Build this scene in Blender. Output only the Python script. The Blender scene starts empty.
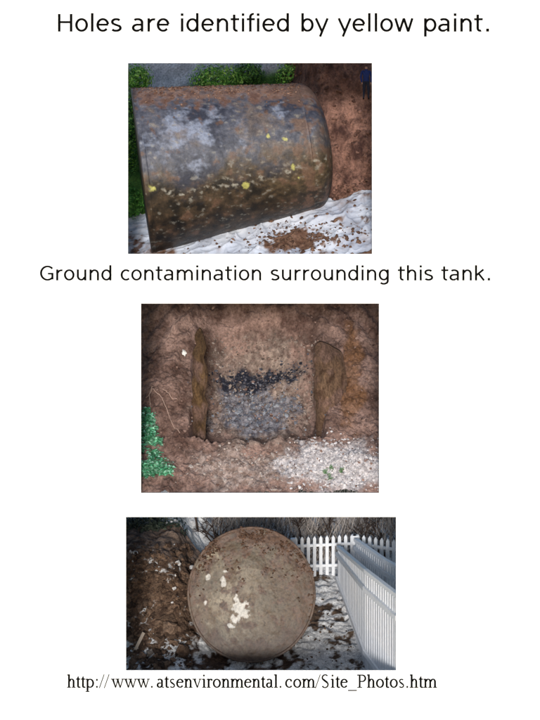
import bpy, bmesh, math, random
from mathutils import Vector, Matrix, noise
random.seed(7)
sc=bpy.context.scene
D=14.0; CZ=8.0
def W(px,py,y):
    s=(D+y)/D
    return Vector(((px-270)/100*s, y, CZ+((4+(360-py)/100)-CZ)*s))
def pix(x,y,z):
    s=(D+y)/D
    return 270+100*x/s, 360-((z-CZ)/s+CZ-4)*100
def lin(c):
    c=c/255.0
    return c/12.92 if c<=0.04045 else ((c+0.055)/1.055)**2.4
def C(r,g,b): return (lin(r),lin(g),lin(b))
def mix(a,b,t):
    t=max(0,min(1,t)); return tuple(a[i]*(1-t)+b[i]*t for i in range(3))
def sc3(c,k): return tuple(v*k for v in c)
def ss(a,b,x):
    t=max(0,min(1,(x-a)/(b-a))); return t*t*(3-2*t)
def N(x,y,z,f,o=4):
    return noise.fractal(Vector((x*f,y*f,z*f)),0.9,2.1,o)
def blob(px,py,cx,cy,rx,ry,n=0):
    d=math.sqrt(((px-cx)/rx)**2+((py-cy)/ry)**2)+n
    return 1-ss(0.6,1.15,d)
def link(o): sc.collection.objects.link(o); return o

# ---------------- materials
def vmat(name,scale=30,rough=0.9,bump=0.4,var=0.35,bdist=0.02,spec=0.2):
    m=bpy.data.materials.new(name); m.use_nodes=True
    nt=m.node_tree; b=nt.nodes['Principled BSDF']
    a=nt.nodes.new('ShaderNodeAttribute'); a.attribute_name='Col'
    tc=nt.nodes.new('ShaderNodeTexCoord')
    n=nt.nodes.new('ShaderNodeTexNoise'); n.inputs['Scale'].default_value=scale; n.inputs['Detail'].default_value=8; n.inputs['Roughness'].default_value=0.7
    nt.links.new(tc.outputs['Object'],n.inputs['Vector'])
    mr=nt.nodes.new('ShaderNodeMapRange'); mr.inputs[1].default_value=0.3; mr.inputs[2].default_value=0.7
    mr.inputs[3].default_value=1-var; mr.inputs[4].default_value=1+var
    nt.links.new(n.outputs[0],mr.inputs[0])
    mx=nt.nodes.new('ShaderNodeVectorMath'); mx.operation='SCALE'
    nt.links.new(a.outputs['Color'],mx.inputs[0]); nt.links.new(mr.outputs[0],mx.inputs['Scale'])
    nt.links.new(mx.outputs[0],b.inputs['Base Color'])
    bp=nt.nodes.new('ShaderNodeBump'); bp.inputs['Strength'].default_value=bump; bp.inputs['Distance'].default_value=bdist
    nt.links.new(n.outputs[0],bp.inputs['Height']); nt.links.new(bp.outputs[0],b.inputs['Normal'])
    b.inputs['Roughness'].default_value=rough; b.inputs['Specular IOR Level'].default_value=spec
    return m
def flat(name,col,rough=0.8,var=0.0,spec=0.1):
    m=bpy.data.materials.new(name); m.use_nodes=True
    nt=m.node_tree; b=nt.nodes['Principled BSDF']
    b.inputs['Roughness'].default_value=rough; b.inputs['Specular IOR Level'].default_value=spec
    n=nt.nodes.new('ShaderNodeTexNoise'); n.inputs['Scale'].default_value=6; n.inputs['Detail'].default_value=5
    r=nt.nodes.new('ShaderNodeValToRGB')
    r.color_ramp.elements[0].color=tuple(c*(1-var) for c in col)+(1,)
    r.color_ramp.elements[1].color=tuple(min(1,c*(1+var)) for c in col)+(1,)
    nt.links.new(n.outputs[0],r.inputs[0]); nt.links.new(r.outputs[0],b.inputs['Base Color'])
    return m
M_dirt=vmat('dirt',40,0.95,0.9,0.55,0.03)
M_rock=vmat('stone',60,0.9,0.5,0.35,0.01)
M_steel=vmat('rusty_steel',34,0.5,0.45,0.4,0.010,0.4)
M_leaf=vmat('leaf',20,0.6,0.1,0.2,0.005,0.3)
M_film=vmat('plastic_film',5,0.35,0.35,0.06,0.03,0.5)
M_paint=vmat('white_paint',25,0.7,0.2,0.1,0.005)
M_cloth=vmat('cloth',60,0.9,0.3,0.2,0.005)
M_board=flat('white_board',(0.93,0.93,0.93),0.9,0.0,0.0)
M_ink=flat('black_ink',(0.004,0.004,0.004),0.9,0.0,0.0)

def make(name,verts,faces,cols,mat,smooth=True):
    me=bpy.data.meshes.new(name); me.from_pydata([tuple(v) for v in verts],[],faces); 
    at=me.color_attributes.new('Col','FLOAT_COLOR','POINT')
    flatc=[]
    for c in cols: flatc+= [c[0],c[1],c[2],1.0]
    at.data.foreach_set('color',flatc)
    me.materials.append(mat)
    if smooth: me.polygons.foreach_set('use_smooth',[True]*len(me.polygons))
    me.update()
    return link(bpy.data.objects.new(name,me))
def terrain(name,x0,x1,y0,y1,nx,ny,H,colf,mat,keep=None):
    V=[];F=[];Cc=[]
    for j in range(ny+1):
        y=y0+(y1-y0)*j/ny
        for i in range(nx+1):
            x=x0+(x1-x0)*i/nx
            z=H(x,y); V.append((x,y,z)); px,py=pix(x,y,z); Cc.append(colf(x,y,z,px,py))
    for j in range(ny):
        for i in range(nx):
            a=j*(nx+1)+i
            if keep and not keep(x0+(x1-x0)*i/nx,y0+(y1-y0)*j/ny): continue
            F.append((a,a+1,a+nx+2,a+nx+1))
    return make(name,V,F,Cc,mat)
def hit(H,px,py,ymax=6):
    y=0.06
    while y<ymax:
        p=W(px,py,y)
        if p.z<H(p.x,y): return p
        y+=0.012
    return W(px,py,ymax)
_bm=bmesh.new(); bmesh.ops.create_icosphere(_bm,subdivisions=2,radius=1)
RT=[v.co.copy() for v in _bm.verts]; RF=[tuple(v.index for v in f.verts) for f in _bm.faces]; _bm.free()
_bm=bmesh.new(); bmesh.ops.create_icosphere(_bm,subdivisions=1,radius=1)
RT1=[v.co.copy() for v in _bm.verts]; RF1=[tuple(v.index for v in f.verts) for f in _bm.faces]; _bm.free()
def rocks(name,items,mat=None,smooth=False):
    V=[];F=[];Cc=[]
    for (p,s,c) in items:
        if p.y-1.3*s<0.03: continue
        T,FF=(RT,RF) if s>0.02 else (RT1,RF1)
        o=len(V); sd=Vector((random.random()*50,random.random()*50,random.random()*50))
        sx,sy,sz=random.uniform(.6,1.45),random.uniform(.6,1.45),random.uniform(.4,.9)
        R=Matrix.Rotation(random.random()*6.28,3,'Z')@Matrix.Rotation(random.uniform(-.7,.7),3,'X')@Matrix.Rotation(random.uniform(-.7,.7),3,'Y')
        for t in T:
            k=1+0.75*noise.noise(t*1.7+sd)
            q=R@Vector((t.x*sx,t.y*sy,t.z*sz))*(k*s)
            V.append(p+q); Cc.append(c)
        F+= [tuple(i+o for i in f) for f in FF]
    return make(name,V,F,Cc,mat or M_rock,smooth)
def leaves(name,clumps,mat=M_leaf):
    V=[];F=[];Cc=[]
    for (c,rx,ry,rz,n,s,cl) in clumps:
        for k in range(n):
            d=Vector((random.gauss(0,1),random.gauss(0,1),random.gauss(0,1))).normalized()
            r=random.uniform(.55,1.0)*(1+0.25*noise.noise(d*2.5+c*3))
            p=c+Vector((d.x*rx,d.y*ry,d.z*rz))*r
            a=Vector((random.gauss(0,1),random.gauss(0,1),random.gauss(0,1))).normalized()
            u=a.cross(d+Vector((.01,0,.02))).normalized(); v=(u.cross(d)+d*random.uniform(-.6,.6)).normalized()
            q=s*random.uniform(.6,1.4); o=len(V)
            V+= [p-u*q,p-v*q*.5+d*q*.2,p+u*q,p+v*q*.5+d*q*.2]; F.append((o,o+1,o+2,o+3))
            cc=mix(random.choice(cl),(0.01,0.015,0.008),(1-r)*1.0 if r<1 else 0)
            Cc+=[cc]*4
    return make(name,V,F,Cc,mat,False)
def box(V,F,Cc,lo,hi,c,mtx=None):
    o=len(V)
    for z in (lo[2],hi[2]):
        for x,y in ((lo[0],lo[1]),(hi[0],lo[1]),(hi[0],hi[1]),(lo[0],hi[1])):
            p=Vector((x,y,z)); V.append(mtx@p if mtx else p); Cc.append(c)
    for f in ((3,2,1,0),(4,5,6,7),(0,1,5,4),(1,2,6,5),(2,3,7,6),(3,0,4,7)): F.append(tuple(i+o for i in f))

# ---------------- site ground
def Cg(x,y,z,px,py): return mix((0.06,0.075,0.03),(0.12,0.09,0.06),0.5+N(x,y,1,0.4))
terrain('ground',-400,400,-400,400,120,120,lambda x,y:-0.05,Cg,M_dirt)

# ---------------- board with three openings
wins=[(128,63,372,254),(141,303.5,379,493),(126,517,396,670.5)]
def bx(px): return (px-270)/100
def bz(py): return 4+(360-py)/100
xs=sorted({-3.7,3.7}|{bx(w[0]) for w in wins}|{bx(w[2]) for w in wins})
zs=sorted({0.12,8.1}|{bz(w[1]) for w in wins}|{bz(w[3]) for w in wins})
bm=bmesh.new(); vd={}
def gv(i,j):
    if (i,j) not in vd: vd[(i,j)]=bm.verts.new((xs[i],0,zs[j]))
    return vd[(i,j)]
for i in range(len(xs)-1):
    for j in range(len(zs)-1):
        cx=(xs[i]+xs[i+1])/2; cz=(zs[j]+zs[j+1])/2
        if any(bx(w[0])<cx<bx(w[2]) and bz(w[3])<cz<bz(w[1]) for w in wins): continue
        bm.faces.new((gv(i,j),gv(i+1,j),gv(i+1,j+1),gv(i,j+1)))
r=bmesh.ops.extrude_face_region(bm,geom=bm.faces[:])
for g in r['geom']:
    if isinstance(g,bmesh.types.BMVert): g.co.y+=0.008
bmesh.ops.recalc_face_normals(bm,faces=bm.faces[:])
me=bpy.data.meshes.new('information_board'); bm.to_mesh(me); bm.free(); me.materials.append(M_board)
board=link(bpy.data.objects.new('information_board',me))
V=[];F=[];Cc=[]
for x in (-3.5,3.5): box(V,F,Cc,(x-.07,.012,-.3),(x+.07,.16,8.0),(0.2,.15,.1))
po=make('posts',V,F,Cc,M_paint,False); po.parent=board

# stroke-built lettering
class Pen:
    def __init__(s): s.V=[]; s.F=[]
    def quad(s,a,b,wa,wb):
        a=Vector(a);b=Vector(b); d=(b-a)
        if d.length<1e-6: return
        d.normalize(); n=Vector((-d.y,d.x)); o=len(s.V)
        e=d*.004
        s.V.extend([a-e+n*wa/2,a-e-n*wa/2,b+e-n*wb/2,b+e+n*wb/2]); s.F.append((o,o+1,o+2,o+3))
def serif_glyph(P,ch,X,TK=.11,TN=.06):
    quad=P.quad
    def st(x,y0,y1,w=TK): quad((X+x,y0),(X+x,y1),w,w)
    def se(x,y,l=.11,r=.11): quad((X+x-l,y),(X+x+r,y),TN*.8,TN*.8)
    def ln(x0,y0,x1,y1,w,w2=None): quad((X+x0,y0),(X+x1,y1),w,w2 or w)
    def arc(cx,cy,rx,ry,a0,a1,wt=TK,wn=TN,n=18):
        pr=None
        for i in range(n+1):
            a=math.radians(a0+(a1-a0)*i/n); p=(X+cx+rx*math.cos(a),cy+ry*math.sin(a)); w=wn+(wt-wn)*abs(math.cos(a))**1.2
            if pr: quad(pr[0],p,pr[1],w)
            pr=(p,w)
    def dot(x,y): arc(x,y,.028,.028,0,360,.065,.065,8)
    def arch(x0,x1):
        arc((x0+x1)/2+.02,.3,(x1-x0)/2-.02,.135,170,0); st(x1,0,.31); se(x1,.015)
    if ch=='h': st(.12,0,.68); se(.12,.015); ln(.02,.64,.12,.67,TN); arch(.12,.38); return .5
    if ch=='n': st(.12,0,.45); se(.12,.015); ln(.02,.42,.12,.44,TN); arch(.12,.38); return .5
    if ch=='m': st(.12,0,.45); se(.12,.015); ln(.02,.42,.12,.44,TN); arch(.12,.39); arch(.39,.66); return .778
    if ch=='r': st(.12,0,.45); se(.12,.015); ln(.02,.42,.12,.44,TN); arc(.24,.31,.12,.12,160,60); dot(.29,.40); return .333
    if ch=='p': st(.11,-.21,.45); se(.11,-.2); ln(.01,.42,.11,.44,TN); arc(.25,.225,.18,.205,150,-150); return .5
    if ch=='t': st(.13,.08,.52); ln(.09,.45,.15,.58,TN); quad((X+.02,.435),(X+.26,.435),TN,TN); arc(.2,.09,.07,.075,180,320); return .278
    if ch=='i': st(.14,0,.45); se(.14,.015); ln(.03,.42,.14,.44,TN); dot(.13,.62); return .278
    if ch=='l': st(.14,0,.68); se(.14,.015); ln(.03,.65,.14,.67,TN); return .278
    if ch==':': dot(.14,.4); dot(.14,.04); return .278
    if ch=='.': dot(.12,.04); return .25
    if ch=='/': ln(0,-.02,.27,.68,.05); return .278
    if ch=='_': quad((X,-.14),(X+.5,-.14),.055,.055); return .5
    if ch=='o': arc(.25,.225,.18,.205,0,360); return .5
    if ch=='c': arc(.24,.225,.18,.205,50,320); dot(.35,.36); return .444
    if ch=='e': arc(.23,.225,.17,.205,15,325); quad((X+.06,.275),(X+.4,.275),TN,TN); return .444
    if ch=='a': arc(.2,.33,.12,.1,150,0); st(.32,.07,.35); arc(.19,.13,.12,.11,60,330); arc(.38,.07,.05,.055,190,320,.05); return .444
    if ch=='s': arc(.19,.335,.11,.095,40,215,.075); ln(.11,.28,.27,.17,.09); arc(.18,.115,.12,.1,35,-150,.075); return .389
    if ch=='S': arc(.27,.51,.16,.15,40,215,.085); ln(.15,.43,.39,.26,.105); arc(.26,.165,.17,.16,35,-150,.085); return .556
    if ch=='v': ln(.09,.45,.26,0,TK,.06); ln(.26,0,.42,.45,TN); se(.09,.435); se(.42,.435,.08,.08); return .5
    if ch=='w': ln(.08,.45,.24,0,TK,.06); ln(.24,0,.37,.42,TN); ln(.34,.45,.50,0,TK,.06); ln(.5,0,.65,.45,TN); se(.08,.435); se(.34,.435); se(.65,.435,.08,.08); return .722
    if ch=='P': st(.16,0,.66,.1); se(.16,.015,.14,.14); quad((X+.02,.645),(X+.3,.645),TN,TN); quad((X+.16,.32),(X+.3,.32),TN,TN); arc(.3,.4825,.18,.1625,90,-90,.1); return .556
    return .12
def sans_glyph(P,ch,X,S=.106,T=.086):
    quad=P.quad
    def st(x,y0,y1): quad((X+x,y0),(X+x,y1),S,S)
    def hz(x0,x1,y): quad((X+x0,y),(X+x1,y),T,T)
    def ln(x0,y0,x1,y1,w=.098): quad((X+x0,y0),(X+x1,y1),w,w)
    def arc(cx,cy,rx,ry,a0,a1,n=22):
        pr=None
        for i in range(n+1):
            a=math.radians(a0+(a1-a0)*i/n); p=(X+cx+rx*math.cos(a),cy+ry*math.sin(a)); w=T+(S-T)*abs(math.cos(a))
            if pr: quad(pr[0],p,pr[1],w)
            pr=(p,w)
    xh=.546; ry=.24; cy=.273
    def arch(x0,x1):
        m=(x0+x1)/2+.015; arc(m,.33,x1-m,.18,165,0); st(x1,0,.335)
    if ch=='H': st(.13,0,.727); st(.62,0,.727); hz(.13,.62,.39); return .751
    if ch=='G': arc(.42,.3635,.325,.335,42,318); st(.665,.05,.33); hz(.44,.71,.335); ln(.62,.09,.68,.11,.07); return .775
    if ch=='o': arc(.303,cy,.215,ry,0,360); return .607
    if ch=='l': st(.137,0,.76); return .274
    if ch=='i': st(.137,0,xh); quad((X+.137,.65),(X+.137,.75),.11,.11); return .274
    if ch=='e': arc(.3,cy,.215,ry,8,318); hz(.09,.52,.285); return .596
    if ch=='c': arc(.3,cy,.22,ry,48,312); return .521
    if ch=='a': arc(.27,.385,.185,.128,135,0); st(.455,0,.39); arc(.235,.155,.15,.122,95,300); hz(.22,.46,.285); ln(.3,.045,.455,.12,.07); return .601
    if ch=='s': arc(.26,.40,.165,.112,35,230); ln(.16,.31,.37,.235,.09); arc(.25,.148,.185,.115,50,-145); return .521
    if ch=='r': st(.13,0,xh); arc(.34,.30,.2,.205,160,75); return .427
    if ch=='d': arc(.29,cy,.205,ry,0,360); st(.49,0,.76); return .623
    if ch=='b': arc(.335,cy,.205,ry,0,360); st(.13,0,.76); return .623
    if ch=='p': arc(.335,cy,.205,ry,0,360); st(.13,-.207,xh); return .623
    if ch=='g': arc(.29,cy+.005,.205,ry,0,360); st(.49,-.02,xh); arc(.29,-.02,.2,.15,0,-140); return .623
    if ch=='n': st(.13,0,xh); arch(.13,.50); return .633
    if ch=='h': st(.13,0,.76); arch(.13,.50); return .633
    if ch=='m': st(.13,0,xh); arch(.13,.485); arch(.485,.84); return .973
    if ch=='u': st(.50,0,xh); st(.13,.21,xh); arc(.30,.215,.17,.18,180,345); return .633
    if ch=='t': st(.165,.14,.70); hz(.02,.37,.51); arc(.27,.14,.105,.105,180,290); return .394
    if ch=='f': st(.165,0,.6); hz(.02,.35,.51); arc(.28,.6,.115,.125,180,75); return .352
    if ch=='y': ln(.06,xh,.30,.02); ln(.54,xh,.23,-.207); return .592
    if ch=='w': ln(.06,xh,.23,0); ln(.23,0,.41,xh); ln(.41,xh,.59,0); ln(.59,0,.76,xh); return .818
    if ch=='k': st(.13,0,.76); ln(.15,.26,.5,xh); ln(.26,.34,.53,0); return .592
    if ch=='.': quad((X+.18,0),(X+.18,.12),.12,.12); return .364
    return .352
def letter(name,txt,gl,x0,x1,base,sy=1.0):
    P=Pen(); X=0
    for ch in txt: X+=gl(P,ch,X)
    mn=min(v.x for v in P.V); mx_=max(v.x for v in P.V); k=(x1-x0)/100/(mx_-mn)
    me=bpy.data.meshes.new(name); me.from_pydata([(bx(x0)+(v.x-mn)*k,-0.003-0.000002*(i//4),bz(base)+v.y*k*sy) for i,v in enumerate(P.V)],[],P.F); me.materials.append(M_ink)
    o=link(bpy.data.objects.new(name,me)); o.parent=board
letter('title_text',"Holes are identified by yellow paint.",sans_glyph,58,489,31.5)
letter('caption_text',"Ground contamination surrounding this tank.",sans_glyph,40,490,280.3)
letter('web_address_text',"http:// www. atsenvironmental. com/Site_Photos.htm",serif_glyph,67,437,687.5,1.10)

# ================= PANEL 1 : tank on plastic
def H1b(x,y):
    z=4.55+.38*y+.2*(x+1.3)
    if y>1.9: z+=(y-1.9)*.75
    return z
def H1(x,y): return H1b(x,y)+.03*N(x,y,3,2.5)
def c1(x,y,z,px,py):
    n=N(x,y,z,6); c=mix(C(88,62,52),C(130,98,82),.5+n)
    if x<.2:
        g=ss(.25,.5,.5+N(x,y,9,2)*.7+ (0.4 if y<2.6 and x<0 else 0))
        c=mix(c,mix(C(60,100,45),C(110,150,70),.5+n),g)
    if x<.9: c=mix(c,mix(C(172,174,182),C(205,207,213),.5+n),ss(2.85,2.95,y))
    return c
terrain('terrain',-2.3,2.3,.03,4.6,180,180,H1,c1,M_dirt)
def ridge(x,y,a,b,c): return (1-min(1,2.2*abs(noise.noise(Vector((x*a+y*b,y*a*1.3-x*b,c))))))**3
def Hs(x,y): 
    z=H1b(x,y)+.045+.04*abs(N(x,y,1,1.8,2))
    return z+.045*ridge(x,y,1.8,.9,2)+.022*ridge(x,y,4,-2.0,5)+.009*ridge(x,y,9,4,8)
def cs(x,y,z,px,py):
    c=mix(C(168,174,190),C(208,213,224),.5+N(x,y,5,3,2))
    nd=N(x,y,7,3.2)+.5*N(x,y,7,14,3)
    c=mix(c,C(134,118,110),ss(-.1,.5,nd)*.5)
    return mix(c,mix(C(84,60,48),C(122,94,78),.5+N(x,y,2,16)),ss(.25,.6,nd-.12+0.55*blob(px,py,298,238,50,14)+.3*blob(px,py,345,215,30,8)))
terrain('plastic_sheet',-1.75,1.7,.04,1.75,340,220,Hs,cs,M_film,keep=lambda x,y: y<1.5-.42*ss(.2,.8,x)+.2*noise.noise(Vector((x*2.2,0,0)))+.05*noise.noise(Vector((x*9,0,0))) )
def Hp(x,y):
    m=ss(.12,.75,x+.10*N(x,y,0,2)); h=ss(.85,2.8,y+.25*N(x,y,4,1.3))
    return H1b(x,y)-.10+1.75*m*h+.06*N(x,y,2,5)*m+.045*N(x,y,2,13,3)
def cp(x,y,z,px,py):
    n=N(x,y,z,5)+.6*N(x,y,z,17,3); return mix(C(78,54,48),C(150,112,97),.5+.8*n)
terrain('dirt_pile',-.1,2.2,.8,3.6,260,280,Hp,cp,M_dirt)
it=[]
for k in range(1200):
    x=random.uniform(.2,2.0);y=random.uniform(1.1,3.2); s=random.choice([.008,.01,.014,.02,.03])*random.uniform(.6,1.3)
    it.append((Vector((x,y,Hp(x,y)+s*.1)),s,mix(C(84,58,50),C(146,110,96),random.random())))
rocks('dirt_clods',it,M_dirt,True)
it=[]
for k in range(620):
    if k%3: p=hit(Hs,random.gauss(300,30),random.gauss(238,9),1.7)
    else:
        x=random.uniform(-1.6,1.6);y=random.uniform(.1,1.3);p=Vector((x,y,0))
    s=random.choice([.006,.008,.012,.018])*random.uniform(.6,1.3)
    it.append((Vector((p.x,p.y,Hs(p.x,p.y)+s*.2)),s,mix(C(80,58,48),C(126,98,82),random.random())))
rocks('dirt_clods',it,M_dirt,True)

# tank 1
A=W(141,170,.95); B=W(306,147,1.18); rA=.875; rB=.69
ax=(B-A).normalized(); n1=(Vector((0,0,1))-ax*ax.z).normalized(); n2=n1.cross(ax).normalized()
if n2.y>0: n2=-n2
yel=[(151,188,3.6,3.0),(246,186,3.6,3.2),(285,139,2.4,2.1),(293,167,2.4,2.7),(268,136,2,1.5),(299,178,1.6,1.6)]
def ct1(p,u,w):
    n=N(p.x,p.y,p.z,2.4); n2_=N(p.x,p.y,p.z,9); n3=N(p.x*.7,p.y,p.z*1.2,22); n4=N(p.x+5,p.y,p.z*1.2,5)
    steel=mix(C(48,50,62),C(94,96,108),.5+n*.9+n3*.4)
    steel=mix(steel,C(134,142,162),.75*ss(.15,.8,n4*.8+.6*math.exp(-((u-.2)/.17)**2-((w-.27)/.11)**2)+.4*math.exp(-((u-.45)/.25)**2-((w-.2)/.06)**2)+.3*math.exp(-((u-.78)/.12)**2-((w-.28)/.09)**2)+.3*n3))  # blue-white highlights painted into the steel colour
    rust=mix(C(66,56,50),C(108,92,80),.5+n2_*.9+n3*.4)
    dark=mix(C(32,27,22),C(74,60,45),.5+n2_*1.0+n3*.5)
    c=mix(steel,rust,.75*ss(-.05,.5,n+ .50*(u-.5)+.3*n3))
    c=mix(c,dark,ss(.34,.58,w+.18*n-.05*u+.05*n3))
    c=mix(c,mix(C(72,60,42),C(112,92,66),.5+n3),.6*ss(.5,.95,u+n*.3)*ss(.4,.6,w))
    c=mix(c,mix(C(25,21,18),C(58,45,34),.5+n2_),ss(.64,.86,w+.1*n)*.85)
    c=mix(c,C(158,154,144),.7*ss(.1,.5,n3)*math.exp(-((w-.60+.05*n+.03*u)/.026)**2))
    c=mix(c,C(130,127,120),ss(.45,.7,n3)*.5)
    c=mix(c,mix(C(100,74,63),C(148,118,102),.5+n2_),1-ss(.03,.10,w+.08*n2_+.03*n))
    c=mix(c,C(96,72,58),.75*ss(.25,.55,n2_*.7+.5*math.exp(-((u-.95)/.06)**2)))
    px,py=pix(*p)
    for (a,b,rx,ry) in yel:
        t=blob(px,py,a,b,rx,ry,.9*n3)
        if t>0 and p.y<1.6: c=mix(c,C(176,172,98),t*.8)
    return c
V=[];F=[];Cc=[]; NA=480; NU=300; NDm=30
rings=[]
for i in range(NU+1):
    u=i/NU; rings.append((A.lerp(B,u),rA+(rB-rA)*u,u))
for i in range(1,NDm):
    k=i/NDm*math.pi/2; rings.append((B+ax*(.24*math.sin(k)),rB*math.cos(k)**.75,1))
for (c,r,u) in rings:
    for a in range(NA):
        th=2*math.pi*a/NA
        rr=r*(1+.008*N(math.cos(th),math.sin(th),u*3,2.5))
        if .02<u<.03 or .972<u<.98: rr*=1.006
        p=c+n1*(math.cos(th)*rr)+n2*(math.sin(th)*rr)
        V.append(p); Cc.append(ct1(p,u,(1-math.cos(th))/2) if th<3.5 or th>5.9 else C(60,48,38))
nr=len(rings)
for j in range(nr-1):
    for a in range(NA):
        b=(a+1)%NA; F.append((j*NA+a,j*NA+b,(j+1)*NA+b,(j+1)*NA+a))
V.append(A); Cc.append(C(70,50,35)); ci=len(V)-1
for a in range(NA): F.append((ci,(a+1)%NA,a))
V.append(B+ax*.24); Cc.append(C(110,80,55)); ci=len(V)-1
for a in range(NA): F.append((ci,(nr-1)*NA+a,(nr-1)*NA+(a+1)%NA))
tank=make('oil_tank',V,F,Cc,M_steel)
it=[]
for k in range(850):
    u=random.random(); th=random.gauss(.0,.20)+.1
    r=rA+(rB-rA)*u; p=A.lerp(B,u)+n1*math.cos(th)*r+n2*math.sin(th)*r
    s=random.uniform(.005,.017); it.append((p,s,mix(C(98,70,60),C(155,124,108),random.random())))
o=rocks('soil_crust',it,M_dirt,True); o.parent=tank
G1=[C(88,150,52),C(148,205,88),C(188,230,120),C(115,175,70)]
G2=[C(48,88,46),C(88,138,64),C(110,160,78)]
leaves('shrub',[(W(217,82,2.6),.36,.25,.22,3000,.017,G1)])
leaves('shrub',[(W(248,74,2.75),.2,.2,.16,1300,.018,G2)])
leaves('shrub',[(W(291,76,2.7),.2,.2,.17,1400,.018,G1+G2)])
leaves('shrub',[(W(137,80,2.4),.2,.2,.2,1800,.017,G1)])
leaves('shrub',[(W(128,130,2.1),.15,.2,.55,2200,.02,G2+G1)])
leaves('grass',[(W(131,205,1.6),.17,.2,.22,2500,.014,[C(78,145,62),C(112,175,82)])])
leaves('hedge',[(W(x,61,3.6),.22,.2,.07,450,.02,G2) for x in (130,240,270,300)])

def person(name,foot,h):
    me=bpy.data.meshes.new(name)
    pts=[];ed=[]
    def P(x,y,z,r,par=None):
        pts.append((x,y,z,r)); i=len(pts)-1
        if par is not None: ed.append((par,i))
        return i
    pel=P(0,0,.52,.085); wa=P(0,-.01,.62,.078,pel); ch=P(0,-.03,.74,.09,wa); nk=P(0,-.045,.845,.035,ch); hd=P(0,-.06,.90,.055,nk); tp=P(0,-.06,.955,.05,hd)
    for s in (-1,1):
        hip=P(.05*s,0,.49,.06,pel); kn=P(.065*s,-.05,.27,.042,hip); an=P(.07*s,0,.045,.026,kn); P(.08*s,-.08,.02,.024,an)
        sh=P(.115*s,-.03,.80,.042,ch); el=P(.15*s,-.03,.63,.033,sh); wr=P(.13*s,-.14,.52,.022,el); pa=P(.125*s,-.175,.49,.02,wr)
        for f in range(4): 
            a=P((.112+f*.009)*s,-.20,.475,.0055,pa); P((.112+f*.009)*s,-.215+abs(f-1.5)*.004,.452,.0045,a)
        P(.10*s,-.18,.475,.006,pa)
    me.from_pydata([p[:3] for p in pts],ed,[])
    o=link(bpy.data.objects.new(name,me))
    o.modifiers.new('s','SKIN')
    for i,p in enumerate(pts):
        me.skin_vertices[0].data[i].radius=(p[3],p[3]*.9)
    me.skin_vertices[0].data[0].use_root=True
    m=o.modifiers.new('ss','SUBSURF'); m.levels=2
    bpy.context.view_layer.update(); dg=bpy.context.evaluated_depsgraph_get()
    e=bpy.data.meshes.new_from_object(o.evaluated_get(dg)); bpy.data.objects.remove(o)
    V=[foot+v.co*h for v in e.vertices]; Cc=[]
    for v in e.vertices:
        z=v.co.z
        if z>.865: c=C(205,155,130) if (v.co.y<-.08 and z<.94) else C(40,30,24)
        elif z<.5 and v.co.y<-.155: c=C(205,155,130)
        elif z<.05: c=C(25,20,18)
        elif z<.52 and abs(v.co.x)<.12: c=C(56,58,72)
        else: c=C(52,68,128)
        Cc.append(c)
    return make(name,V,[tuple(p.vertices) for p in e.polygons],Cc,M_cloth)
f=hit(Hp,366,100,4); person('person',Vector((f.x,f.y,Hp(f.x,f.y))),.40)

# ================= PANEL 2 : excavation
zb2=bz(493)
def H2(x,y,fine=True):
    base=zb2-.05+.60*y
    wl=-.80+.05*noise.noise(Vector((y*3,0,0))); wr=.52+.05*noise.noise(Vector((y*3,5,0)))
    m=ss(wl-.07,wl+.06,x)*(1-ss(wr-.06,wr+.10,x))
    near=ss(.60,.72,y+.03*noise.noise(Vector((x*3,0,1))))
    yb=2.05-.5*((x+.15)/.7)**2*.5
    far=1-ss(yb-.28,yb+.25,y)
    z=base-.60*m*near*(far*.85+.15)
    z+= .35*ss(1.9,2.9,y)
    z+=.10*math.exp(-((x+1.15)/.25)**2)*ss(.6,1.2,y)
    z+=.13*math.exp(-((x-.80)/.42)**2-((y-.34)/.26)**2)
    z+=.06*N(x,y,2,2.2)
    rr=math.sqrt(x*x+(y-1.0)**2); z+=.024*math.sin(rr*38+2*N(x,y,1,2))*ss(1.65,1.95,y)
    if fine: z+=(.028*N(x,y,6,8,4)+.018*N(x,y,3,22,3))
    return z
H2c=lambda x,y:H2(x,y,False)
def yb_(px): return 384-abs(px-252)*.26*(1 if px>252 else .4)+5*noise.noise(Vector((px*.09,3,0)))
def c2(x,y,z,px,py):
    n=N(x,y,z,4); nf=N(x,y,z,18,3)
    c=mix(C(94,72,65),C(158,130,120),.5+n*.8+nf*.4)
    fl=blob(px,py,258,395,62,60,.3*n)
    c=mix(c,mix(C(108,92,86),C(164,148,138),.5+nf),fl*.8)
    c=mix(c,mix(C(86,86,98),C(146,146,156),.5+nf),blob(px,py,258,408,40,28,.6*n)*.85)
    band=math.exp(-((py-yb_(px)+12*n)/(6+5*math.exp(-((px-248)/22)**2)))**2)*ss(206,228,px)*(1-ss(292,312,px))
    c=mix(c,C(36,38,50),min(1,ss(.1,.7,band+.6*n+.5*nf)*(band*1.4)))
    c=mix(c,mix(C(154,134,124),C(194,178,172),.5+nf),blob(px,py,250,470,66,22,.6*n)*.6)
    c=mix(c,mix(C(170,164,168),C(220,214,216),.5+nf),blob(px,py,336,468,56,28,.5*n))
    c=mix(c,C(90,66,58),blob(px,py,160,420,30,90,.4*n)*.3)
    c=mix(c,C(70,52,46),.45*blob(px,py,322,330,14,30,.4*n)+.35*blob(px,py,214,350,10,60,.3*n))  # dark soil patches; left wall's inner shadow painted into the colour
    c=mix(c,C(132,92,56),.5*blob(px,py,352,385,12,50,.6*n))
    return c
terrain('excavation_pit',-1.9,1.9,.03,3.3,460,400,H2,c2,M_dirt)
it=[]
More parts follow.
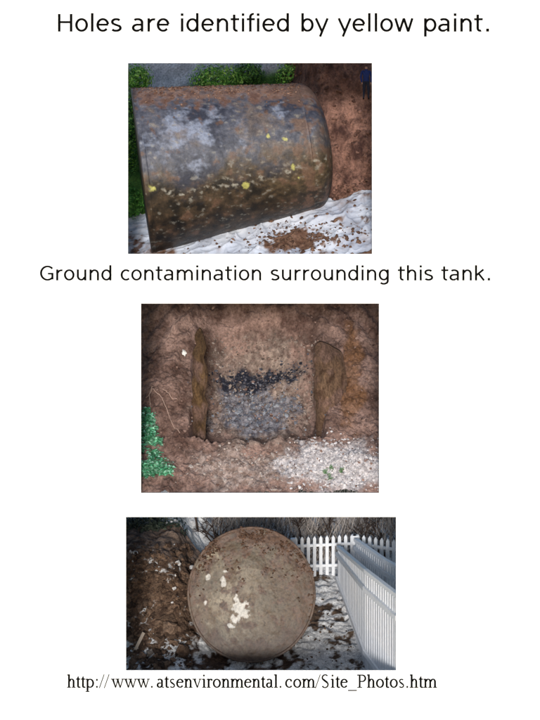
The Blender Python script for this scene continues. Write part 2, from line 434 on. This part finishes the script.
def scat(n,fx,fy,sizes,ca,cb):
    for k in range(n):
        px,py=fx(),fy()
        p=hit(H2c,px,py,3.0); s=random.choice(sizes)*random.uniform(.7,1.3)
        it.append((Vector((p.x,p.y,H2(p.x,p.y)+s*.1)),s,mix(ca,cb,random.random())))
U=random.uniform;Gs=random.gauss
scat(1000,lambda:U(206,316),lambda:U(335,436),[.005,.007,.010,.015],C(84,70,64),C(158,144,136))
scat(330,lambda:Gs(258,22),lambda:Gs(408,12),[.007,.011,.018],C(74,78,92),C(150,154,164))
for k in range(460):
    px=Gs(252,24) if k%2 else U(212,308)
    p=hit(H2c,px,Gs(yb_(px),4.5),3.0); s=random.choice([.006,.009,.013,.018])*U(.6,1.2); 
    it.append((Vector((p.x,p.y,H2(p.x,p.y)+s*.1)),s,mix(C(28,30,40),C(96,96,106),random.random()**1.3)))
scat(1200,lambda:U(141,379),lambda:U(305,490),[.004,.006,.009,.015],C(84,62,56),C(158,131,120))
scat(1500,lambda:min(378,Gs(336,24)),lambda:Gs(467,12),[.004,.006,.009,.014],C(150,144,146),C(220,216,218))
scat(320,lambda:Gs(250,30),lambda:Gs(468,12),[.006,.010,.016],C(122,106,100),C(180,168,162))
rocks('gravel',it,M_rock,False)
def slab(name,pxs,y,cola,colb,tilt):
    out=[W(a,b,y) for a,b in pxs]
    c=sum(out,Vector())/len(out)
    V=[];F=[];Cc=[]; K=30; n=len(out)
    for side in (0,1):
        for k in range(K+1):
            for i in range(n):
                p=c.lerp(out[i],k/K); q=p.copy()
                q.x+=.04*noise.noise(Vector((p.z*9,p.x*4,2)))*(k/K); q.z+=.03*noise.noise(Vector((p.x*12,p.z,7)))*(k/K)
                q.y+= tilt*(p.x-c.x) + side*.04 + .045*N(p.x,p.z*.6,0,7) + (p.z-c.z)*.35
                V.append(q); nn=N(p.x*1.6,p.z*.7,side,10)+.5*N(p.x,p.z,side,20); e=ss(.5,1,k/K+.6*nn)
                cc=mix(cola,colb,.5+.8*nn); cc=mix(cc,C(124,98,88),ss(-.1,.4,N(p.x,p.z,4,6))*.85)
                Cc.append(mix(cc,C(60,46,39),e*.6))
    S=(K+1)*n
    for side in (0,1):
        for k in range(K):
            for i in range(n):
                j=(i+1)%n; f=(side*S+k*n+i,side*S+k*n+j,side*S+(k+1)*n+j,side*S+(k+1)*n+i)
                F.append(f if side else f[::-1])
    for i in range(n):
        j=(i+1)%n; F.append((K*n+i,K*n+j,S+K*n+j,S+K*n+i))
    return make(name,V,F,Cc,M_dirt)
def smoothpoly(P,m=6):
    n=len(P);o=[]
    for i in range(n):
        a,b,c,d=P[i-1],P[i],P[(i+1)%n],P[(i+2)%n]
        for k in range(m):
            t=k/m; o.append(tuple(.5*((2*b[q])+(-a[q]+c[q])*t+(2*a[q]-5*b[q]+4*c[q]-d[q])*t*t+(-a[q]+3*b[q]-3*c[q]+d[q])*t**3) for q in (0,1)))
    return o
slab('steel_tank_end',smoothpoly([(197,335),(201,337),(206,352),(207,400),(206,437),(201,441),(195,437),(192,415),(192,385),(194,345)]),1.02,C(72,54,38),C(126,98,68),-1.2)
slab('steel_tank_end',smoothpoly([(316,346),(324,345),(334,352),(345,364),(347,392),(343,424),(335,433),(318,434),(315,410),(314,375),(315,355)]),1.05,C(78,58,46),C(138,110,88),.9)
def plant(name,stems):
    V=[];F=[];Cc=[]
    for (base,n,ht,sz,cl) in stems:
        for k in range(n):
            a=random.random()*6.28; lean=random.uniform(.1,.6)
            tip=base+Vector((math.cos(a)*lean*ht*.9,math.sin(a)*lean*ht*.4,ht*random.uniform(.4,1)))
            sh=random.uniform(.55,1.05)
            for m in range(8):
                t=(m+1)/8; p=base.lerp(tip,t)+Vector((0,-.03*t*t,0))
                for s in (-1,1):
                    d=Vector((s*random.uniform(.5,1),random.uniform(-.7,.0),random.uniform(-.1,.6))).normalized()
                    w=Vector((random.uniform(-.4,.4),random.uniform(-.2,.6),1)).cross(d).normalized()*sz*.36
                    l=sz*(1.2-.6*t)*random.uniform(.7,1.4); o=len(V)
                    V+= [p,p+d*l*.5+w,p+d*l-Vector((0,0,l*.3)),p+d*l*.5-w]; F.append((o,o+1,o+2,o+3))
                    c=sc3(random.choice(cl),sh*(.65+.35*t)); Cc+=[mix(c,(0,.01,0),.35),c,c,c]
            o=len(V); V+=[base+Vector((-.003,0,0)),base+Vector((.003,0,0)),tip]; F.append((o,o+1,o+2)); Cc+=[C(60,110,60)]*3
    return make(name,V,F,Cc,M_leaf,False)
TL=[C(115,215,165),C(150,235,190),C(195,248,220),C(75,160,112)]
st=[]
for (px,py,h) in [(143,440,.2),(150,446,.22),(143,470,.2),(155,474,.22),(148,490,.2),(162,490,.2),(168,484,.12),(140,455,.2),(155,458,.16),(145,425,.14),(142,486,.2),(152,436,.16),(150,425,.12),(160,470,.16),(150,480,.2),(138,432,.2),(158,448,.1),(147,415,.08)]:
    p=hit(H2c,px,py,2.5); y=max(p.y,.24); st.append((Vector((p.x,y,H2(p.x,y)-.02 if p.y<.24 else H2(p.x,y))),8,h,.048,TL))
plant('green_plant',st)
st=[]
for (px,py) in [(326,474),(332,470),(341,474),(330,478)]:
    p=hit(H2c,px,py,2.5); st.append((Vector((p.x,p.y,H2(p.x,p.y))),3,.08,.02,[C(140,185,128),C(168,200,150)]))
plant('weed',st)
def tube(V,F,Cc,pts,r,c):
    for a,b in zip(pts,pts[1:]):
        d=(b-a).normalized(); u=d.cross(Vector((.3,.9,.1))).normalized(); v=d.cross(u); o=len(V)
        for q in (a,b):
            for k in range(5):
                t=6.283*k/5; V.append(q+u*r*math.cos(t)+v*r*math.sin(t)); Cc.append(c)
        for k in range(5): F.append((o+k,o+(k+1)%5,o+5+(k+1)%5,o+5+k))
V=[];F=[];Cc=[]
for path in ([(146,400),(152,392),(160,395),(166,408),(172,425),(182,438)],[(162,388),(170,398),(178,402)],[(165,345),(172,330),(180,318)],[(150,408),(149,395),(155,385)]):
    pts=[]
    for px,py in path:
        p=hit(H2c,px,py,2.8); pts.append(Vector((p.x,p.y,0)))
    sp=[]
    for a,b in zip(pts,pts[1:]):
        for k in range(6):
            q=a.lerp(b,k/6); q.x+=.01*noise.noise(q*9); sp.append(Vector((q.x,q.y,H2(q.x,q.y)+.01)))
    tube(V,F,Cc,sp,.0048,C(168,142,130))
make('tree_root',V,F,Cc,M_rock)
p=hit(H2c,184,354,3); rocks('white_stone',[(Vector((p.x,p.y,H2(p.x,p.y)+.012)),.034,C(230,228,224))])

# ================= PANEL 3 : upright tank end, snow, fences
Z3=.393
def H3(x,y):
    hp=(1-ss(-1.25,-.35,x+.15*N(x,y,0,2)))*ss(.9,2.2,y)*(.78)
    z=Z3+hp+.05*abs(N(x,y,2,3))+.025*N(x,y,4,10,3)
    z+=.16*math.exp(-((x+1.2)/.5)**2-((y-.75)/.4)**2)
    z+=.10*ss(3.2,4.2,y)
    return z
def c3(x,y,z,px,py):
    n=N(x,y,z,3.2); nf=N(x,y,z,12,3)
    d=mix(C(64,48,39),C(118,94,77),.5+nf)
    s=mix(C(208,206,205),C(240,239,238),.5+nf)
    sn=ss(-.1,.12,n*.8+nf*.35+.1)
    if z>Z3+.30: sn*=.05
    if px>318 : sn=ss(-.35,-.1,n*.8+nf*.6+.05)
    if px<200 and py>560: sn=ss(.02,.3,n*.5+nf*.7+.08-.42*ss(655,605,py))
    if y>2.9 and px<245: sn=.95
    return mix(mix(d,C(120,102,84),.3 if px>300 else 0),s,sn)
terrain('snowy_ground',-2.4,2.2,.03,5.2,300,300,H3,c3,M_dirt)
it=[]
for k in range(1300):
    px=U(126,192);py=U(545,668);p=hit(H3,px,py,5); s=random.choice([.006,.009,.013,.02,.035])*U(.6,1.2)
    c=mix(C(58,44,36),C(122,98,80),random.random())
    if random.random()<.03: c=C(205,202,200)
    it.append((Vector((p.x,p.y,H3(p.x,p.y)+s*.1)),s,c))
for k in range(160):
    px=U(190,365);py=U(600,668);p=hit(H3,px,py,5); s=random.choice([.006,.01,.016])*U(.6,1.2)
    it.append((Vector((p.x,p.y,H3(p.x,p.y)+s*.2)),s,mix(C(62,46,36),C(110,88,70),random.random())))
rocks('rubble',it,M_dirt,False)
for (px,py,s,c) in [(169,633,.11,C(128,104,86)),(140,610,.05,C(105,84,70)),(150,655,.06,C(140,128,118)),(183,655,.07,C(94,74,60))]:
    p=hit(H3,px,py,5); rocks('boulder',[(Vector((p.x,p.y,H3(p.x,p.y)+s*.35)),s,c)],M_dirt,False)
V=[];F=[];Cc=[]; p=hit(H3,138,648,5)
box(V,F,Cc,(-.016,-.008,-.12),(.016,.008,.13),C(150,136,122),Matrix.Translation(p+Vector((0,-.02,.05)))@Matrix.Rotation(.55,4,'Y')@Matrix.Rotation(-.6,4,'X'))
make('broken_plank',V,F,Cc,M_paint,False)

cen=W(251.5,593.5,1.25); til=math.radians(25)
aF=Vector((0,-math.cos(til),math.sin(til))); e1=Vector((1,0,0)); e2=e1.cross(-aF).normalized()
if e2.z<0: e2=-e2
R=.70
white=[(240,608,6,6),(236,619,6,4.5),(244,613,4.5,6),(223,582,2.4,5.5),(208,577,2.6,2.6),(247,604,3.5,3.5),(226,571,2.2,2.2),(206,603,2,3),(231,626,3.5,2.4),(236,598,2,4)]
def ct2(p,rn,ang,X_,Y_):
    n=N(p.x,p.y,p.z,3.0); nf=N(p.x,p.y,p.z,10); ng=N(p.x,p.y,p.z,26,3); nm=N(p.x+9,p.y,p.z,6,5)
    c=mix(C(92,80,66),C(148,134,114),.5+n*.8+ng*.4)
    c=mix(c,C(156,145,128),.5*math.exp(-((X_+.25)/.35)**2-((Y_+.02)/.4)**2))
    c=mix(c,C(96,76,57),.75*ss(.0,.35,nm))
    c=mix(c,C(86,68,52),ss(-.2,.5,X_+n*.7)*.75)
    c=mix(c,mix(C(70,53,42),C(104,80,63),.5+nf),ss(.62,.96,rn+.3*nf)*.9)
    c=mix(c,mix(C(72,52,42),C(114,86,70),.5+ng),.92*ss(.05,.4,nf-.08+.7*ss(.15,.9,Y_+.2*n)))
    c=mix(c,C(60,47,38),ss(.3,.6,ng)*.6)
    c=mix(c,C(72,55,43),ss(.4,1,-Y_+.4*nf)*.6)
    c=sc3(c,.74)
    px,py=pix(*p)
    for (a,b,rx,ry) in white:
        t=blob(px,py,a,b,rx,ry,.7*ng+.5*nf)
        c=mix(c,C(182,178,172),t*.9)
    return c
V=[];F=[];Cc=[]; NA=360; NR=130
prof=[]
for k in range(NR+1):
    rn=k/NR; d=.05*(1-rn**2)+(.014 if rn>.965 else 0); prof.append((rn*R,d,rn))
for k in range(1,31): prof.append((R,-.03*k,1.02+.01*k))
V.append(cen+aF*.05); Cc.append(sc3(C(130,112,88),.74))
for (r,d,rn) in prof[1:]:
    for a in range(NA):
        t=2*math.pi*a/NA; rr=r*(1+.008*noise.noise(Vector((math.cos(t)*2,math.sin(t)*2,1))))
        p=cen+e1*math.cos(t)*rr+e2*math.sin(t)*rr*.965+aF*(d+.010*N(math.cos(t)*rr,math.sin(t)*rr,0,5))
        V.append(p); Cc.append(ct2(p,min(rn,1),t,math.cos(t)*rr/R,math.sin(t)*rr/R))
for a in range(NA): F.append((0,1+a,1+(a+1)%NA))
for j in range(len(prof)-2):
    for a in range(NA):
        b=(a+1)%NA; F.append((1+j*NA+a,1+(j+1)*NA+a,1+(j+1)*NA+b,1+j*NA+b))
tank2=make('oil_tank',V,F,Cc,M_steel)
it=[]
for k in range(1300):
    t=random.gauss(math.pi/2,.7); q=1-abs(random.gauss(0,.12)) if k%2 else 1-abs(random.gauss(0,.38)); q=max(.1,q)
    p=cen+e1*math.cos(t)*R*q+e2*math.sin(t)*R*q*.965+aF*.05*(1-q*q)
    if noise.noise(p*6)<-.12: continue
    s=random.choice([.004,.006,.010,.018])*(1.0 if q>.8 else .75); it.append((p,s,mix(C(66,48,38),C(112,86,70),random.random())))
for k in range(90):
    t=random.uniform(0,6.28); q=.99; p=cen+e1*math.cos(t)*R*q+e2*math.sin(t)*R*q*.965
    it.append((p,U(.006,.016),mix(C(62,46,36),C(100,78,62),random.random())))
o=rocks('soil_crust',it,M_dirt,True); o.parent=tank2

def fence(name,pts,sp,pw,cap,col):
    V=[];F=[];Cc=[]
    for (a,b) in zip(pts,pts[1:]):
        d=Vector((b[0]-a[0],b[1]-a[1],0)); Lg=d.length; d.normalize(); nrm=Vector((-d.y,d.x,0))
        n=max(1,int(Lg/sp))
        for k in range(n):
            t=(k+.5)/n; x=a[0]+(b[0]-a[0])*t; y=a[1]+(b[1]-a[1])*t; h=a[2]+(b[2]-a[2])*t
            w=pw; M=Matrix(((d.x,nrm.x,0,x),(d.y,nrm.y,0,y),(0,0,1,Z3),(0,0,0,1)))
            c=mix(col,C(165,168,175),random.random()*.35)
            top=h*(.97 if cap else .93)
            box(V,F,Cc,(-w/2,-.008,-.05),(w/2,.008,top),c,M)
            if not cap:
                o=len(V)
                for (xx,yy,zz) in ((-w/2,-.008,top),(w/2,-.008,top),(0,-.008,top+w*.8),(-w/2,.008,top),(w/2,.008,top),(0,.008,top+w*.8)):
                    V.append(M@Vector((xx,yy,zz))); Cc.append(c)
                F.extend([(o,o+1,o+2),(o+5,o+4,o+3),(o+1,o+4,o+5,o+2),(o,o+2,o+5,o+3)])
        for fr,th,dp in (((.25,.03,.02),(.75,.03,.02)) if not cap else ((.18,.05,.025),(.82,.05,.025),(1.0,.04,.045))):
            o=len(V)
            for q in (a,b):
                z=Z3+q[2]*fr
                for (s,zz) in ((-1,z-th/2),(1,z-th/2),(1,z+th/2),(-1,z+th/2)):
                    off=(-(.010+dp/2) if fr<1 else 0)
                    V.append(Vector((q[0],q[1],0))+nrm*(s*dp/2+off)+Vector((0,0,zz))); Cc.append(col)
            for k in range(4): F.append((o+k,o+(k+1)%4,o+4+(k+1)%4,o+4+k))
            F.append((o,o+1,o+2,o+3)); F.append((o+7,o+6,o+5,o+4))
        for q in (a,b):
            M=Matrix(((d.x,nrm.x,0,q[0]),(d.y,nrm.y,0,q[1]),(0,0,1,Z3),(0,0,0,1)))
            box(V,F,Cc,(-pw*.7,.012,-.05),(pw*.7,.012+pw*1.2,q[2]*.99),col,M)
    return make(name,V,F,Cc,M_paint,False)
WH=C(228,229,232)
fence('picket_fence',[(.83,3.04,.46),(1.03,1.0,1.06),(1.29,.06,1.22)],.068,.044,True,WH)
fence('picket_fence',[(1.9,2.9,.56),(1.05,3.3,.52),(.28,3.25,.50)],.075,.04,False,WH)
fence('picket_fence',[(1.05,3.1,.52),(1.32,2.0,.74),(1.6,1.2,.9)],.075,.04,True,WH)
V=[];F=[];Cc=[]
for k in range(2000):
    x=U(-.8,2.3); y=U(3.5,4.9); z=H3(x,y); h=U(.15,.75)
    w=U(.002,.007); c=mix(C(84,74,68),C(205,194,186),random.random()**1.2)
    p=Vector((x,y,z)); d=Vector((random.gauss(0,.4),random.gauss(0,.2),1)).normalized()
    for sgm in range(3):
        q=p+d*h/3; o=len(V); w2=w*.6
        V+=[p-Vector((w,0,0)),p+Vector((w,0,0)),q+Vector((w2,0,0)),q-Vector((w2,0,0))]; F.append((o,o+1,o+2,o+3)); Cc+=[c]*4
        p=q; w=w2; d=(d+Vector((random.gauss(0,.4),random.gauss(0,.2),0))).normalized()
make('brush_thicket',V,F,Cc,M_rock,False)
CG=[C(26,36,30),C(42,52,40),C(60,66,54)]
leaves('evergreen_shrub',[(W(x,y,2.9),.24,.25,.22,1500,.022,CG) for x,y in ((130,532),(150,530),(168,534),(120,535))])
V=[];F=[];Cc=[]
def branch(p,d,l,r,n):
    q=p+d*l; tube(V,F,Cc,[p,q],r,C(60,48,42))
    if n>0:
        for k in range(3): branch(p.lerp(q,U(.5,1)),(d+Vector((random.gauss(0,.5),random.gauss(0,.3),random.gauss(0,.35)))).normalized(),l*.62,r*.6,n-1)
for (px,y) in ((215,3.2),(228,3.4),(198,3.4),(300,3.6),(330,3.7),(362,3.6),(385,3.7)):
    p=W(px,545,y); p.z=H3(p.x,y); branch(p,Vector((U(-.2,.2),0,1)).normalized(),.3,.014,4)
make('bare_sapling',V,F,Cc,M_rock)

# ---------------- camera, light
cam=bpy.data.cameras.new('camera'); co=link(bpy.data.objects.new('camera',cam))
co.location=(0,-D,CZ); co.rotation_euler=(math.radians(90),0,0)
cam.sensor_fit='VERTICAL'; cam.sensor_height=24; cam.sensor_width=18; cam.lens=24*D/7.2; cam.shift_y=(4-CZ)/7.2; cam.clip_end=2000
sc.camera=co
el=math.radians(17); az=math.radians(1.5)
sd=Vector((-math.sin(az)*math.cos(el),-math.cos(az)*math.cos(el),math.sin(el)))
s=bpy.data.lights.new('sun','SUN'); s.energy=3.4; s.angle=math.radians(8); s.color=(1,.98,.95)
so=link(bpy.data.objects.new('sun',s)); so.rotation_euler=(-sd).to_track_quat('-Z','Y').to_euler(); so.location=(0,-5,12)
w=bpy.data.worlds.new('World'); sc.world=w; w.use_nodes=True; nt=w.node_tree
sk=nt.nodes.new('ShaderNodeTexSky'); sk.sky_type='NISHITA'; sk.sun_disc=False; sk.sun_elevation=el
sk.sun_rotation=math.pi+az
nt.links.new(sk.outputs[0],nt.nodes['Background'].inputs[0]); nt.nodes['Background'].inputs[1].default_value=.15
sc.view_settings.view_transform='Standard'; sc.view_settings.look='None'; sc.view_settings.exposure=0
